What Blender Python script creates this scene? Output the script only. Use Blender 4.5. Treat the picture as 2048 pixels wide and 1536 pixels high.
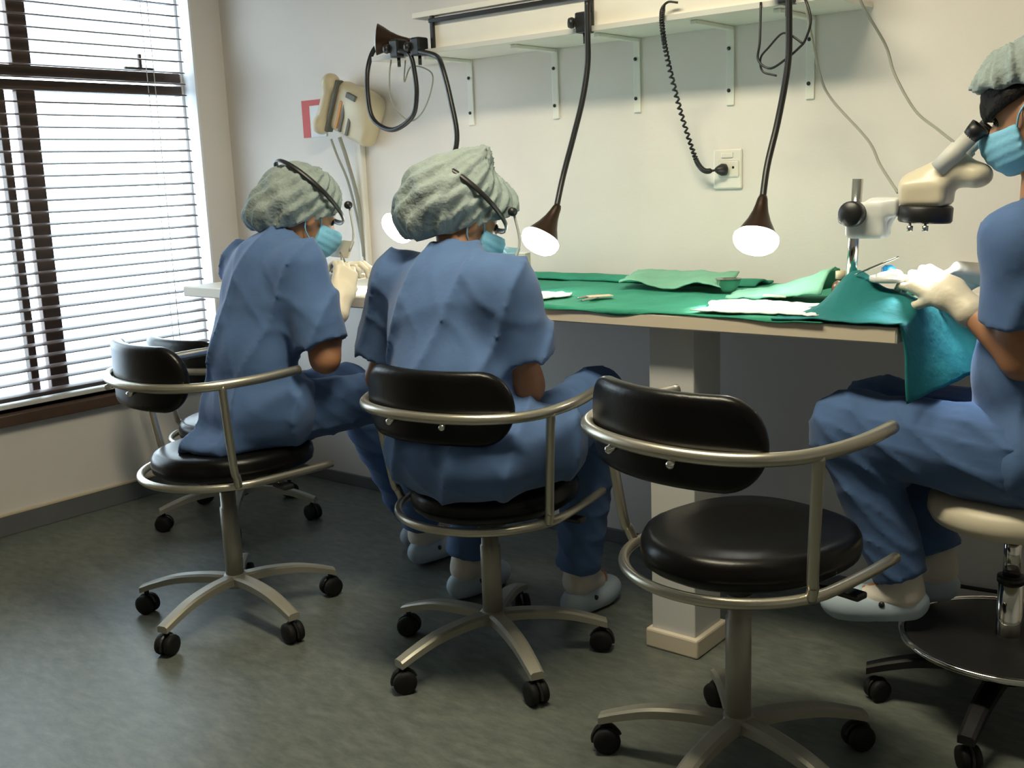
import bpy, bmesh, math, random
import numpy as np
from mathutils import Vector, Matrix
random.seed(7)
S = bpy.context.scene
for o in list(bpy.data.objects): bpy.data.objects.remove(o)
COL = S.collection

# ------------------------------------------------------------------ camera, sky, light, exposure
cam_d = bpy.data.cameras.new('camera'); cam_d.sensor_width = 36.0; cam_d.lens = 37.5; cam_d.clip_start = 0.05
cam = bpy.data.objects.new('camera', cam_d); COL.objects.link(cam); S.camera = cam
# orientation from the vanishing points of the room's two horizontal directions: slight roll, 11 degrees down
def _dir(px, py, f=2133.14):
    v = np.array([px-1024.0, -(py-768.0), -f]); return v/np.linalg.norm(v)
CAM_X = -_dir(-1663, 454); CAM_Y = _dir(2774, 284)
RW = np.array([CAM_X, CAM_Y, np.cross(CAM_X, CAM_Y)])
M4 = Matrix([list(RW[0])+[0.0], list(RW[1])+[0.0], list(RW[2])+[1.3], [0, 0, 0, 1]])
cam.matrix_world = M4

W = bpy.data.worlds.new('overcast_sky'); S.world = W; W.use_nodes = True
wb = W.node_tree.nodes['Background']; wb.inputs[0].default_value = (0.80, 0.91, 1.0, 1); wb.inputs[1].default_value = 8.5
S.view_settings.view_transform = 'Standard'; S.view_settings.look = 'None'
S.view_settings.exposure = 0.0; S.view_settings.gamma = 1.0; S.view_settings.use_curve_mapping = False

def light(name, kind, loc, energy, color, size=None, target=None, **kw):
    d = bpy.data.lights.new(name, kind); d.energy = energy; d.color = color
    if kind == 'AREA':
        d.shape = 'RECTANGLE'; d.size, d.size_y = size
    for k, v in kw.items(): setattr(d, k, v)
    o = bpy.data.objects.new(name, d); COL.objects.link(o); o.location = loc
    if target is not None:
        o.rotation_euler = (Vector(target)-Vector(loc)).to_track_quat('-Z', 'Y').to_euler()
    return o
XW, YW, ZC = -4.05, 3.045, 2.60          # window wall, bench wall, ceiling
WARM = (1.0, 0.90, 0.645)
# fluorescent ceiling panels (their fixtures are built further down)
PANELS = [(-1.35, 1.60)]
for i, (px, py) in enumerate(PANELS):
    light('ceiling_panel_light', 'AREA', (px, py, ZC-0.045), 44, WARM, (1.16, 0.26), (px, py, 0))
# portal: guides the daylight through the window opening
pl = light('window_portal', 'AREA', (XW-0.10, 2.0, 1.36), 1, (1, 1, 1), (1.8, 1.76), (0, 2.0, 1.36))
pl.data.cycles.is_portal = True

# ------------------------------------------------------------------ materials
def mat(name, col, rough=0.6, metal=0.0, var=0.0, vscale=8.0, bump=0.0, bscale=60.0, emit=None, estr=0.0, spec=0.5, sheen=0.0, alpha=None):
    m = bpy.data.materials.new(name); m.use_nodes = True
    nt = m.node_tree; b = nt.nodes['Principled BSDF']
    b.inputs['Base Color'].default_value = (*col, 1); b.inputs['Roughness'].default_value = rough
    b.inputs['Metallic'].default_value = metal; b.inputs['Specular IOR Level'].default_value = spec
    if sheen: b.inputs['Sheen Weight'].default_value = sheen
    if emit: b.inputs['Emission Color'].default_value = (*emit, 1); b.inputs['Emission Strength'].default_value = estr
    if var or bump:
        tc = nt.nodes.new('ShaderNodeTexCoord')
    if var:
        n = nt.nodes.new('ShaderNodeTexNoise'); n.inputs['Scale'].default_value = vscale; n.inputs['Detail'].default_value = 5
        r = nt.nodes.new('ShaderNodeValToRGB'); r.color_ramp.elements[0].position = 0.3; r.color_ramp.elements[1].position = 0.7
        r.color_ramp.elements[0].color = (*[c*(1-var) for c in col], 1); r.color_ramp.elements[1].color = (*[min(1, c*(1+var)) for c in col], 1)
        nt.links.new(tc.outputs['Object'], n.inputs['Vector']); nt.links.new(n.outputs['Fac'], r.inputs[0]); nt.links.new(r.outputs[0], b.inputs['Base Color'])
    if bump:
        n2 = nt.nodes.new('ShaderNodeTexNoise'); n2.inputs['Scale'].default_value = bscale; n2.inputs['Detail'].default_value = 3
        bp = nt.nodes.new('ShaderNodeBump'); bp.inputs['Strength'].default_value = bump; bp.inputs['Distance'].default_value = 0.01
        nt.links.new(tc.outputs['Object'], n2.inputs['Vector']); nt.links.new(n2.outputs['Fac'], bp.inputs['Height']); nt.links.new(bp.outputs[0], b.inputs['Normal'])
    return m
def pane_mat():
    m = bpy.data.materials.new('window_glass'); m.use_nodes = True; nt = m.node_tree
    nt.nodes.remove(nt.nodes['Principled BSDF']); out = nt.nodes['Material Output']
    t = nt.nodes.new('ShaderNodeBsdfTransparent'); t.inputs[0].default_value = (0.93, 0.97, 0.98, 1)
    g = nt.nodes.new('ShaderNodeBsdfGlossy'); g.inputs['Roughness'].default_value = 0.02
    mx = nt.nodes.new('ShaderNodeMixShader'); mx.inputs[0].default_value = 0.06
    nt.links.new(t.outputs[0], mx.inputs[1]); nt.links.new(g.outputs[0], mx.inputs[2]); nt.links.new(mx.outputs[0], out.inputs[0])
    return m
def clear_mat(name, col, k):
    m = pane_mat(); m.name = name
    for n in m.node_tree.nodes:
        if n.type == 'BSDF_TRANSPARENT': n.inputs[0].default_value = (*col, 1)
        if n.type == 'MIX_SHADER': n.inputs[0].default_value = k
    return m
def floor_mat():
    m = mat('vinyl_floor', (0.30, 0.31, 0.285), 0.38, spec=0.4); nt = m.node_tree; b = nt.nodes['Principled BSDF']
    tc = nt.nodes.new('ShaderNodeTexCoord')
    mp = nt.nodes.new('ShaderNodeMapping'); mp.inputs['Scale'].default_value = (1, 2.4, 1); mp.inputs['Rotation'].default_value = (0, 0, 0.6)
    n = nt.nodes.new('ShaderNodeTexNoise'); n.inputs['Scale'].default_value = 14; n.inputs['Detail'].default_value = 8; n.inputs['Roughness'].default_value = 0.7
    r = nt.nodes.new('ShaderNodeValToRGB'); r.color_ramp.elements[0].position = 0.35; r.color_ramp.elements[1].position = 0.68
    r.color_ramp.elements[0].color = (0.098, 0.112, 0.100, 1); r.color_ramp.elements[1].color = (0.175, 0.190, 0.168, 1)
    nt.links.new(tc.outputs['Object'], mp.inputs[0]); nt.links.new(mp.outputs[0], n.inputs['Vector']); nt.links.new(n.outputs['Fac'], r.inputs[0]); nt.links.new(r.outputs[0], b.inputs['Base Color'])
    return m
M = dict(
    wall=mat('wall_paint', (0.75, 0.705, 0.66), 0.75, var=0.03, vscale=3, bump=0.05, bscale=90),
    ceil=mat('ceiling_paint', (0.82, 0.81, 0.76), 0.9),
    floor=floor_mat(),
    skirt=mat('grey_vinyl_skirting', (0.13, 0.135, 0.14), 0.5, var=0.08),
    edge=mat('skirting_edge', (0.62, 0.52, 0.38), 0.5),
    brown=mat('brown_window_frame', (0.075, 0.042, 0.026), 0.45, var=0.15, vscale=12),
    jamb=mat('white_window_reveal', (0.82, 0.82, 0.84), 0.6),
    slat=mat('blind_slat_wood', (0.115, 0.085, 0.08), 0.45, var=0.15, vscale=10),
    cord=mat('blind_cord', (0.7, 0.68, 0.64), 0.8),
    glass=pane_mat(),
    outside=mat('pale_yard', (0.62, 0.66, 0.72), 0.9, var=0.12, vscale=1.3),
    outwall=mat('pale_render', (0.50, 0.58, 0.70), 0.9, var=0.05),
    white=mat('white_laminate', (0.80, 0.77, 0.70), 0.35, var=0.02),
    wedge=mat('laminate_edge', (0.70, 0.62, 0.50), 0.4),
    post=mat('white_boxed_post', (0.66, 0.66, 0.66), 0.5),
    bracket=mat('bracket_paint', (0.78, 0.77, 0.70), 0.5),
    screw=mat('dark_screw', (0.03, 0.035, 0.04), 0.4, 0.5),
    black=mat('black_plastic', (0.012, 0.012, 0.013), 0.4),
    rubber=mat('black_rubber', (0.007, 0.007, 0.007), 0.65, bump=0.1, spec=0.3),
    leather=mat('black_vinyl_upholstery', (0.004, 0.0038, 0.0036), 0.30, bump=0.04, bscale=220, spec=0.28),
    tube=mat('satin_silver_tube', (0.52, 0.49, 0.41), 0.30, 0.85),
    base=mat('silver_painted_base', (0.36, 0.345, 0.29), 0.42, 0.35),
    chrome=mat('chrome', (0.75, 0.74, 0.70), 0.10, 1.0),
    cream=mat('cream_vinyl', (0.66, 0.60, 0.47), 0.45),
    bronze=mat('dark_bronze_enamel', (0.035, 0.018, 0.010), 0.30, 0.4),
    neck=mat('black_gooseneck', (0.010, 0.010, 0.011), 0.38),
    bulb=mat('lit_bulb', (1, 1, 1), 0.3, emit=(1.0, 0.97, 0.9), estr=14),
    panel=mat('lit_ceiling_diffuser', (1, 1, 1), 0.5, emit=WARM, estr=3.0),
    scrub=mat('blue_scrub_cotton', (0.070, 0.138, 0.305), 0.85, var=0.06, vscale=14, bump=0.10, bscale=38, sheen=0.1),
    scrub2=mat('blue_scrub_trousers', (0.056, 0.118, 0.275), 0.85, var=0.06, vscale=14, bump=0.10, bscale=38, sheen=0.1),
    cap=mat('bouffant_cap_fabric', (0.26, 0.315, 0.31), 0.85, var=0.10, vscale=35, bump=0.5, bscale=70),
    mask=mat('pale_blue_mask', (0.20, 0.50, 0.72), 0.8, bump=0.1, bscale=120),
    skin=mat('skin', (0.42, 0.20, 0.105), 0.5, var=0.08, vscale=9),
    hair=mat('black_hair', (0.006, 0.0045, 0.004), 0.6, bump=0.3, bscale=120, spec=0.2),
    glove=mat('latex_glove', (0.74, 0.66, 0.52), 0.45, bump=0.1, bscale=90),
    clog=mat('pale_clog_foam', (0.42, 0.52, 0.62), 0.6, var=0.06),
    sock=mat('white_sock', (0.66, 0.62, 0.56), 0.9, bump=0.2),
    green=mat('green_surgical_drape', (0.026, 0.265, 0.170), 0.85, var=0.12, vscale=10, bump=0.3, bscale=40),
    teal=mat('teal_surgical_drape', (0.004, 0.150, 0.160), 0.85, var=0.12, vscale=9, bump=0.3, bscale=40),
    pgreen=mat('pale_green_cloth', (0.20, 0.48, 0.34), 0.85, var=0.08, vscale=12, bump=0.25, bscale=40),
    gauze=mat('white_gauze', (0.85, 0.86, 0.84), 0.9, bump=0.2, bscale=120),
    steel=mat('surgical_steel', (0.60, 0.57, 0.52), 0.22, 1.0),
    beige=mat('beige_plastic', (0.56, 0.48, 0.32), 0.45, var=0.04),
    slotm=mat('dark_grey_slot', (0.10, 0.10, 0.085), 0.6),
    orange=mat('orange_strip', (0.55, 0.28, 0.10), 0.6),
    red=mat('red_print', (0.56, 0.075, 0.07), 0.6),
    paper=mat('white_paper', (0.80, 0.82, 0.84), 0.8),
    lightgrey=mat('light_grey_plastic', (0.58, 0.58, 0.55), 0.5),
    grey=mat('grey_cable', (0.28, 0.28, 0.24), 0.6),
    scope=mat('cream_enamel', (0.66, 0.60, 0.46), 0.32),
    scopew=mat('white_enamel', (0.68, 0.70, 0.70), 0.28),
    brass=mat('yellow_brass', (0.45, 0.32, 0.06), 0.35, 0.6),
    visor=clear_mat('clear_visor', (0.66, 0.86, 0.92), 0.10),
    eye=mat('dark_eye', (0.02, 0.015, 0.012), 0.2),
    cardb=mat('beige_card', (0.62, 0.54, 0.42), 0.8),
    bluepl=mat('bright_blue_plastic', (0.03, 0.30, 0.60), 0.4),
    amber=mat('amber_glass', (0.16, 0.09, 0.05), 0.25),
)

# ------------------------------------------------------------------ mesh helpers
def obj(name, me, m, parent=None, loc=(0, 0, 0), rot=(0, 0, 0), smooth=False):
    if m is not None:
        mm = M[m]
        if len(me.materials) == 0: me.materials.append(mm)
    o = bpy.data.objects.new(name, me); COL.objects.link(o)
    o.location = loc; o.rotation_euler = rot
    if parent is not None: o.parent = parent
    if smooth and len(me.polygons): me.polygons.foreach_set('use_smooth', [True]*len(me.polygons))
    return o
def empty(name, loc=(0, 0, 0), rz=0.0):
    o = bpy.data.objects.new(name, None); COL.objects.link(o); o.location = loc; o.rotation_euler = (0, 0, rz); o.empty_display_size = 0.1
    return o
def tag(o, label, cat, group=None):
    o['label'] = label; o['category'] = cat
    if group: o['group'] = group
    return o
def struct(o, label=None):
    o['kind'] = 'structure'
    if label: o['label'] = label
    return o
def pymesh(name, v, f):
    me = bpy.data.meshes.new(name); me.from_pydata([tuple(map(float, p)) for p in v], [], [tuple(map(int, x)) for x in f]); me.update(); return me
def bmdone(bm, name, smooth=False):
    me = bpy.data.meshes.new(name); bmesh.ops.recalc_face_normals(bm, faces=bm.faces[:])
    if smooth:
        for fc in bm.faces: fc.smooth = True
    bm.to_mesh(me); bm.free(); return me
def box_me(x0, x1, y0, y1, z0, z1, bev=0.0, seg=2, smooth=False):
    bm = bmesh.new()
    bmesh.ops.create_cube(bm, size=1.0)
    for v in bm.verts:
        v.co = Vector((x0+(v.co.x+.5)*(x1-x0), y0+(v.co.y+.5)*(y1-y0), z0+(v.co.z+.5)*(z1-z0)))
    if bev: bmesh.ops.bevel(bm, geom=bm.edges[:], offset=bev, segments=seg, profile=0.5, affect='EDGES')
    return bmdone(bm, 'box', smooth)
def boxc(cx, cy, cz, sx, sy, sz, bev=0.0, seg=2): return box_me(cx-sx/2, cx+sx/2, cy-sy/2, cy+sy/2, cz-sz/2, cz+sz/2, bev, seg)
def catmull(pts, n=8, closed=False):
    P = [np.array(p, float) for p in pts]; out = []
    N = len(P); rng = range(N if closed else N-1)
    for i in rng:
        if closed: p0, p1, p2, p3 = P[i-1], P[i], P[(i+1) % N], P[(i+2) % N]
        else:
            p1, p2 = P[i], P[i+1]; p0 = P[i-1] if i else 2*p1-p2; p3 = P[i+2] if i+2 < N else 2*p2-p1
        for k in range(n):
            t = k/n
            out.append(.5*((2*p1)+(-p0+p2)*t+(2*p0-5*p1+4*p2-p3)*t*t+(-p0+3*p1-3*p2+p3)*t**3))
    if not closed: out.append(P[-1])
    return out
def sweep(path, r, seg=10, closed=False, rx=None, caps=True, up0=(0, 0, 1)):
    """tube along a path; r may be a list; rx = section half-width factor list for flat sections (r is height)"""
    P = [np.array(p, float) for p in path]; N = len(P)
    rr = r if hasattr(r, '__len__') else [r]*N
    V = []; F = []; prev = None
    for i in range(N):
        if closed: t = P[(i+1) % N]-P[i-1]
        else: t = P[min(i+1, N-1)]-P[max(i-1, 0)]
        t = t/(np.linalg.norm(t)+1e-12)
        if prev is None:
            u = np.array(up0, float)
            if abs(np.dot(u, t)) > .95: u = np.array([0, 1.0, 0])
        else: u = prev
        u = u-np.dot(u, t)*t; u /= np.linalg.norm(u)+1e-12; prev = u
        s = np.cross(t, u)
        for k in range(seg):
            a = 2*math.pi*k/seg
            w = rx[i] if rx is not None else rr[i]
            V.append(P[i]+u*math.sin(a)*rr[i]+s*math.cos(a)*w)
    M_ = N if closed else N-1
    for i in range(M_):
        j = (i+1) % N
        for k in range(seg):
            l = (k+1) % seg
            F.append((i*seg+k, i*seg+l, j*seg+l, j*seg+k))
    if caps and not closed:
        F.append(tuple(range(seg))[::-1]); F.append(tuple((N-1)*seg+k for k in range(seg)))
    return V, F
def tube_me(pts, r, n=6, seg=10, closed=False, smooth_path=True, **kw):
    path = catmull(pts, n, closed) if smooth_path else pts
    if hasattr(r, '__len__') and len(r) == len(pts) and smooth_path:
        r = list(np.interp(np.linspace(0, len(pts)-1, len(path)), range(len(pts)), r))
    V, F = sweep(path, r, seg, closed, **kw); me = pymesh('tube', V, F)
    me.polygons.foreach_set('use_smooth', [True]*len(me.polygons)); return me
def lathe_me(prof, seg=24, axis=None, org=(0, 0, 0), smooth=True):
    """profile [(r,h)...] about z, or about a given axis from org"""
    V = []; F = []
    if axis is None: A = np.eye(3)
    else:
        z = np.array(axis, float); z /= np.linalg.norm(z); x = np.cross([0.3, 0.9, 0.2], z); x /= np.linalg.norm(x); A = np.array([x, np.cross(z, x), z])
    for (r, h) in prof:
        for k in range(seg):
            a = 2*math.pi*k/seg; p = np.array([r*math.cos(a), r*math.sin(a), h]); V.append(p@A+np.array(org))
    n = len(prof)
    for i in range(n-1):
        for k in range(seg):
            l = (k+1) % seg; F.append((i*seg+k, i*seg+l, (i+1)*seg+l, (i+1)*seg+k))
    if prof[0][0] > 1e-6: F.append(tuple(range(seg))[::-1])
    if prof[-1][0] > 1e-6: F.append(tuple((n-1)*seg+k for k in range(seg)))
    me = pymesh('lathe', V, F)
    if smooth:
        me.polygons.foreach_set('use_smooth', [len(p.vertices) == 4 for p in me.polygons])
    bm = bmesh.new(); bm.from_mesh(me); bmesh.ops.remove_doubles(bm, verts=bm.verts[:], dist=1e-6); bmesh.ops.recalc_face_normals(bm, faces=bm.faces[:]); bm.to_mesh(me); bm.free()
    return me
def cyl_me(a, b, r, seg=16):
    a = np.array(a, float); b = np.array(b, float); L = np.linalg.norm(b-a)
    return lathe_me([(r, 0), (r, L)], seg, b-a, a)
def sheet_me(fn, nu, nv, th=0.003):
    """thick cloth sheet from fn(u,v)->xyz, u,v in 0..1"""
    V = [fn(i/(nu-1), j/(nv-1)) for i in range(nu) for j in range(nv)]
    F = [(i*nv+j, (i+1)*nv+j, (i+1)*nv+j+1, i*nv+j+1) for i in range(nu-1) for j in range(nv-1)]
    me = pymesh('sheet', V, F); bm = bmesh.new(); bm.from_mesh(me)
    bmesh.ops.recalc_face_normals(bm, faces=bm.faces[:])
    g = bmesh.ops.solidify(bm, geom=bm.faces[:], thickness=th)
    for fc in bm.faces: fc.smooth = True
    bm.to_mesh(me); bm.free(); return me
def noise2(x, y, s=0.0):
    return (math.sin(3.1*x+1.7*y+s)+math.sin(-2.3*x+4.1*y+1.3+2*s)+.6*math.sin(6.7*x-2.9*y+.7+s)+.5*math.sin(2.2*x+8.3*y+2.1*s))/3.1

# ---- signed-distance modelling for bodies, clothes and other soft shapes
def cone(a, b, ra, rb):
    a = np.array(a, np.float32); b = np.array(b, np.float32); ab = b-a; L2 = float(ab@ab)+1e-9
    def f(P):
        t = np.clip(((P-a)@ab)/L2, 0, 1)
        return np.linalg.norm(P-a-t[:, None]*ab, axis=1)-(ra+(rb-ra)*t)
    return f
def frame(fwd, up=(0, 0, 1)):
    f = np.array(fwd, float); f /= np.linalg.norm(f); r = np.cross(f, up); r /= np.linalg.norm(r); u = np.cross(r, f)
    return np.array([r, f, u], np.float32)
def ell(c, r, ax=None):
    c = np.array(c, np.float32); r = np.array(r, np.float32); A = np.eye(3, dtype=np.float32) if ax is None else ax
    def f(P):
        q_ = (P-c)@A.T; k0 = np.linalg.norm(q_/r, axis=1); k1 = np.linalg.norm(q_/(r*r), axis=1)+1e-9
        return k0*(k0-1)/k1
    return f
def rbox(c, h, rd, ax=None):
    c = np.array(c, np.float32); h = np.array(h, np.float32)-rd; A = np.eye(3, dtype=np.float32) if ax is None else ax
    def f(P):
        q_ = np.abs((P-c)@A.T)-h
        return np.linalg.norm(np.maximum(q_, 0), axis=1)+np.minimum(q_.max(axis=1), 0)-rd
    return f
def smin(a, b, k):
    h = np.clip(.5+.5*(b-a)/k, 0, 1); return b*(1-h)+a*h-k*h*(1-h)
def union(L, k=0.03):
    def f(P):
        d = L[0](P)
        for g in L[1:]: d = smin(d, g(P), k)
        return d
    return f
def surf(fn, lo, hi, h, name='soft', origin=(0, 0, 0)):
    lo = np.array(lo, np.float32); hi = np.array(hi, np.float32); n = np.ceil((hi-lo)/h).astype(int)+1
    xs = [lo[i]+h*np.arange(n[i], dtype=np.float32) for i in range(3)]
    G = np.stack(np.meshgrid(*xs, indexing='ij'), -1).reshape(-1, 3)
    D = np.concatenate([fn(G[i:i+200000]) for i in range(0, len(G), 200000)]).reshape(n).astype(np.float32)
    ins = D < 0
    cs = tuple(n-1); acc = np.zeros(cs+(3,), np.float32); cnt = np.zeros(cs, np.float32)
    def sl(o, s): return tuple(slice(o[i], o[i]+s[i]) for i in range(3))
    idx = np.stack(np.meshgrid(*[np.arange(k) for k in cs], indexing='ij'), -1).astype(np.float32)
    for ax in range(3):
        for o1 in (0, 1):
            for o2 in (0, 1):
                o = [0, 0, 0]; oth = [i for i in range(3) if i != ax]; o[oth[0]] = o1; o[oth[1]] = o2
                e = list(o); e[ax] = 1
                a = D[sl(o, cs)]; b = D[sl(e, cs)]
                m = (a < 0) != (b < 0)
                t = np.where(m, a/(a-b+1e-12), 0)
                for i in range(3):
                    acc[..., i] += np.where(m, o[i]+(t if i == ax else 0), 0)
                cnt += m
    act = cnt > 0; vid = -np.ones(cs, int); vid[act] = np.arange(act.sum())
    V = (idx[act]+acc[act]/cnt[act][:, None])*h+lo-np.array(origin, np.float32)
    F = []
    for ax in range(3):
        u, v = [(1, 2), (2, 0), (0, 1)][ax]
        o = [0, 0, 0]; e = [0, 0, 0]; e[ax] = 1; s = list(n); s[ax] -= 1
        a = ins[sl(o, s)]; b = ins[sl(e, s)]; m = a != b
        m[tuple(slice(0, 1) if i == u else slice(None) for i in range(3))] = False
        m[tuple(slice(0, 1) if i == v else slice(None) for i in range(3))] = False
        m[tuple(slice(-1, None) if i == u else slice(None) for i in range(3))] = False
        m[tuple(slice(-1, None) if i == v else slice(None) for i in range(3))] = False
        I = np.argwhere(m)
        if len(I) == 0: continue
        du = np.eye(3, dtype=int)[u]; dv = np.eye(3, dtype=int)[v]
        c = lambda J: vid[J[:, 0], J[:, 1], J[:, 2]]
        Q = np.stack([c(I-du-dv), c(I-dv), c(I), c(I-du)], 1)
        flip = ~a[m]
        Q[flip] = Q[flip][:, ::-1]; F.append(Q)
    F = np.concatenate(F); F = F[(F >= 0).all(axis=1)]
    me = bpy.data.meshes.new(name); me.vertices.add(len(V)); me.vertices.foreach_set('co', V.astype(np.float32).ravel())
    me.loops.add(len(F)*4); me.loops.foreach_set('vertex_index', F.ravel().astype(np.int32))
    me.polygons.add(len(F)); me.polygons.foreach_set('loop_start', np.arange(0, len(F)*4, 4, dtype=np.int32)); me.polygons.foreach_set('loop_total', np.full(len(F), 4, np.int32))
    me.update(calc_edges=True); me.validate(); me.polygons.foreach_set('use_smooth', [True]*len(me.polygons))
    return me

# ------------------------------------------------------------------ the room
X1, Y0 = 2.2, -2.6
struct(obj('floor', box_me(XW-0.15, X1+.1, Y0-.1, YW+.1, -0.08, 0.0), 'floor'), 'grey-green speckled vinyl floor')
struct(obj('ceiling', box_me(XW-0.15, X1+.1, Y0-.1, YW+.1, ZC, ZC+.08), 'ceil'), 'plain white ceiling')
struct(obj('wall_back', box_me(XW-0.15, X1+.1, YW, YW+.1, 0, ZC), 'wall'), 'cream wall behind the workbench')
struct(obj('wall_right', box_me(X1, X1+.1, Y0, YW, 0, ZC), 'wall'), 'cream wall on the right side')
struct(obj('wall_front', box_me(XW-0.15, X1, Y0-.1, Y0, 0, ZC), 'wall'), 'cream wall at the near end of the room')
WY0, WY1, WZ0, WZ1 = 1.12, 2.885, 0.475, 2.24
def wall_with_hole():
    bm = bmesh.new()
    for (y0, y1, z0, z1) in [(Y0, WY0, 0, ZC), (WY1, YW, 0, ZC), (WY0, WY1, 0, WZ0), (WY0, WY1, WZ1, ZC)]:
        r = bmesh.ops.create_cube(bm, size=1.0)
        for v in r['verts']: v.co = Vector((XW-.15+(v.co.x+.5)*.15, y0+(v.co.y+.5)*(y1-y0), z0+(v.co.z+.5)*(z1-z0)))
    return bmdone(bm, 'wall')
struct(obj('wall_left', wall_with_hole(), 'wall'), 'cream wall with the window')
# skirting
b = struct(obj('baseboard_left', box_me(XW, XW+.012, Y0, YW, 0, 0.078, .003), 'skirt'), 'grey vinyl skirting under the window')
obj('top_edge', box_me(XW, XW+.014, Y0, YW, 0.078, 0.088, .002), 'edge', b)
b = struct(obj('baseboard_back', box_me(XW+.012, X1, YW-.012, YW, 0, 0.05, .003), 'skirt'), 'grey vinyl skirting under the workbench')
# window
win = empty('window_1', (XW-.10, 2.0, WZ0)); struct(win, 'brown framed window with a transom and two mullions')
def wpart(name, y0, y1, z0, z1, x0, x1, m='brown', par=win, bev=.004):
    return obj(name, box_me(x0-win.location.x, x1-win.location.x, y0-2.0, y1-2.0, z0-WZ0, z1-WZ0, bev), m, par)
xg = XW-.115
wpart('frame_bottom', WY0, WY1, WZ0, WZ0+.045, xg-.03, xg+.03)
wpart('frame_top', WY0, WY1, WZ1-.05, WZ1, xg-.03, xg+.03)
wpart('frame_side', WY0, WY0+.05, WZ0+.045, WZ1-.05, xg-.03, xg+.03)
wpart('frame_side', WY1-.012, WY1, WZ0+.045, WZ1-.05, xg-.03, xg+.03, 'jamb')  # far stile of the brown frame, daylight bleaching put into its white colour
wpart('transom', WY0+.05, WY1-.014, 1.695, 1.735, xg-.03, xg+.035)
wpart('transom', WY0+.05, WY1-.014, 1.748, 1.79, xg-.03, xg+.03)
for a, bb in ((2.05, 2.083), (2.13, 2.205)):
    wpart('mullion', a, bb, WZ0+.045, 1.695, xg-.006, xg+.03)
    wpart('mullion', a, bb, 1.79, WZ1-.05, xg-.006, xg+.03)
for (a, bb) in ((WY0+.05, 2.05), (2.205, WY1-.012)):
    for (c0, c1) in ((WZ0+.045, 1.695), (1.79, WZ1-.05)):
        wpart('pane', a, bb, c0, c1, xg-.003, xg+.003, 'glass', bev=0)
h = wpart('window_stay', 2.60, 2.74, 1.792, 1.806, xg+.03, xg+.045)
obj('stay_pin', box_me(xg+.03-win.location.x, xg+.045-win.location.x, .668, .682, 1.80-WZ0, 1.86-WZ0, .003), 'brown', h)
s = wpart('sill', WY0-.05, WY1+.04, WZ0-.045, WZ0, XW-.15, XW+.045)
for y in (WY1-.0005,):
    wpart('reveal', y, y+.0105, WZ0, WZ1, XW-.15, XW+.001, 'jamb', bev=0)
# outside
g = struct(obj('ground_outside', box_me(XW-14, XW-.16, -8, 14, -.9, -.8), 'outside'), 'pale yard outside the window')

# blind
bl = tag(empty('window_blind', (XW-.03, 2.0, WZ0)), 'brown slatted venetian blind hanging in front of the bright window', 'blind')
SY0, SY1 = WY0+.02, 2.842
slat = None
z = WZ0+.055; nsl = 0
def slat_me():
    V = []; F = []
    for yy in (SY0-2.0, SY1-2.0):
        for k in range(5):
            t = k/4-.5; V.append((t*.048, yy, .003*(1-4*t*t)-.0019)); 
        for k in range(5):
            t = .5-k/4; V.append((t*.048, yy, .003*(1-4*t*t)+.0019))
    for k in range(10): F.append((k, (k+1) % 10, 10+(k+1) % 10, 10+k))
    F.append(tuple(range(10))[::-1]); F.append(tuple(range(10, 20)))
    me = pymesh('slat', V, F); bm = bmesh.new(); bm.from_mesh(me); bmesh.ops.recalc_face_normals(bm, faces=bm.faces[:]); bm.to_mesh(me); bm.free(); return me
sm = slat_me()
while z < WZ1-.07:
    o = obj('slat', sm, 'slat', bl, (0, 0, z-WZ0), (0, math.radians(6+random.uniform(-1.5, 1.5)), 0))
    z += .0465; nsl += 1
obj('bottom_rail', box_me(-.025, .025, SY0-2, SY1-2, .012, .030, .004), 'lightgrey', bl)
obj('head_rail', box_me(-.028, .028, SY0-2, SY1-2, WZ1-WZ0-.05, WZ1-WZ0-.005, .004), 'slat', bl)
for yy in (2.69, 1.55):
    for dx in (-.0255, .0255):
        obj('ladder_cord', tube_me([(dx, yy-2, .02), (dx, yy-2, WZ1-WZ0-.04)], .0016, 1, 6), 'cord', bl)

# ceiling light fixtures
for i, (px, py) in enumerate(PANELS):
    f = tag(empty('ceiling_light', (px, py, ZC)), 'long fluorescent ceiling light above the workbench chairs', 'ceiling light')
    obj('housing', box_me(-.62, .62, -.16, .16, -.035, 0, .005), 'white', f)
    obj('diffuser', box_me(-.60, .60, -.14, .14, -.041, -.034, .002), 'panel', f)

# ------------------------------------------------------------------ workbench
BZ0, BZ1, BY0, BXL, BXR = 0.9025, 0.9405, 2.33, -3.46, -0.80
wbn = tag(empty('workbench', (-1.40, 2.6, 0)), 'long white laminate workbench fixed along the cream wall', 'workbench')
wl = Vector((-1.40, 2.6, 0))
obj('worktop', box_me(BXL-wl.x, BXR-wl.x, BY0-wl.y, YW-.002-wl.y, BZ0, BZ1, .004), 'white', wbn)
obj('edge_band', box_me(BXL+.004-wl.x, BXR-.004-wl.x, BY0-.0015-wl.y, BY0+.0004-wl.y, BZ0+.004, BZ1-.004), 'wedge', wbn)
obj('support_post', box_me(-1.470-wl.x, -1.336-wl.x, 2.385-wl.y, 2.53-wl.y, 0, BZ0, .003), 'post', wbn)
obj('post_skirting', box_me(-1.484-wl.x, -1.322-wl.x, 2.371-wl.y, 2.544-wl.y, 0, 0.055, .006), 'wedge', wbn)
obj('wall_batten', box_me(BXL+.02-wl.x, BXR-.02-wl.x, YW-.03-wl.y, YW-.002-wl.y, BZ0-.05, BZ0), 'post', wbn)
obj('end_bracket', box_me(BXL+.04-wl.x, BXL+.07-wl.x, YW-.5-wl.y, YW-.03-wl.y, BZ0-.04, BZ0), 'post', wbn)

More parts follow.
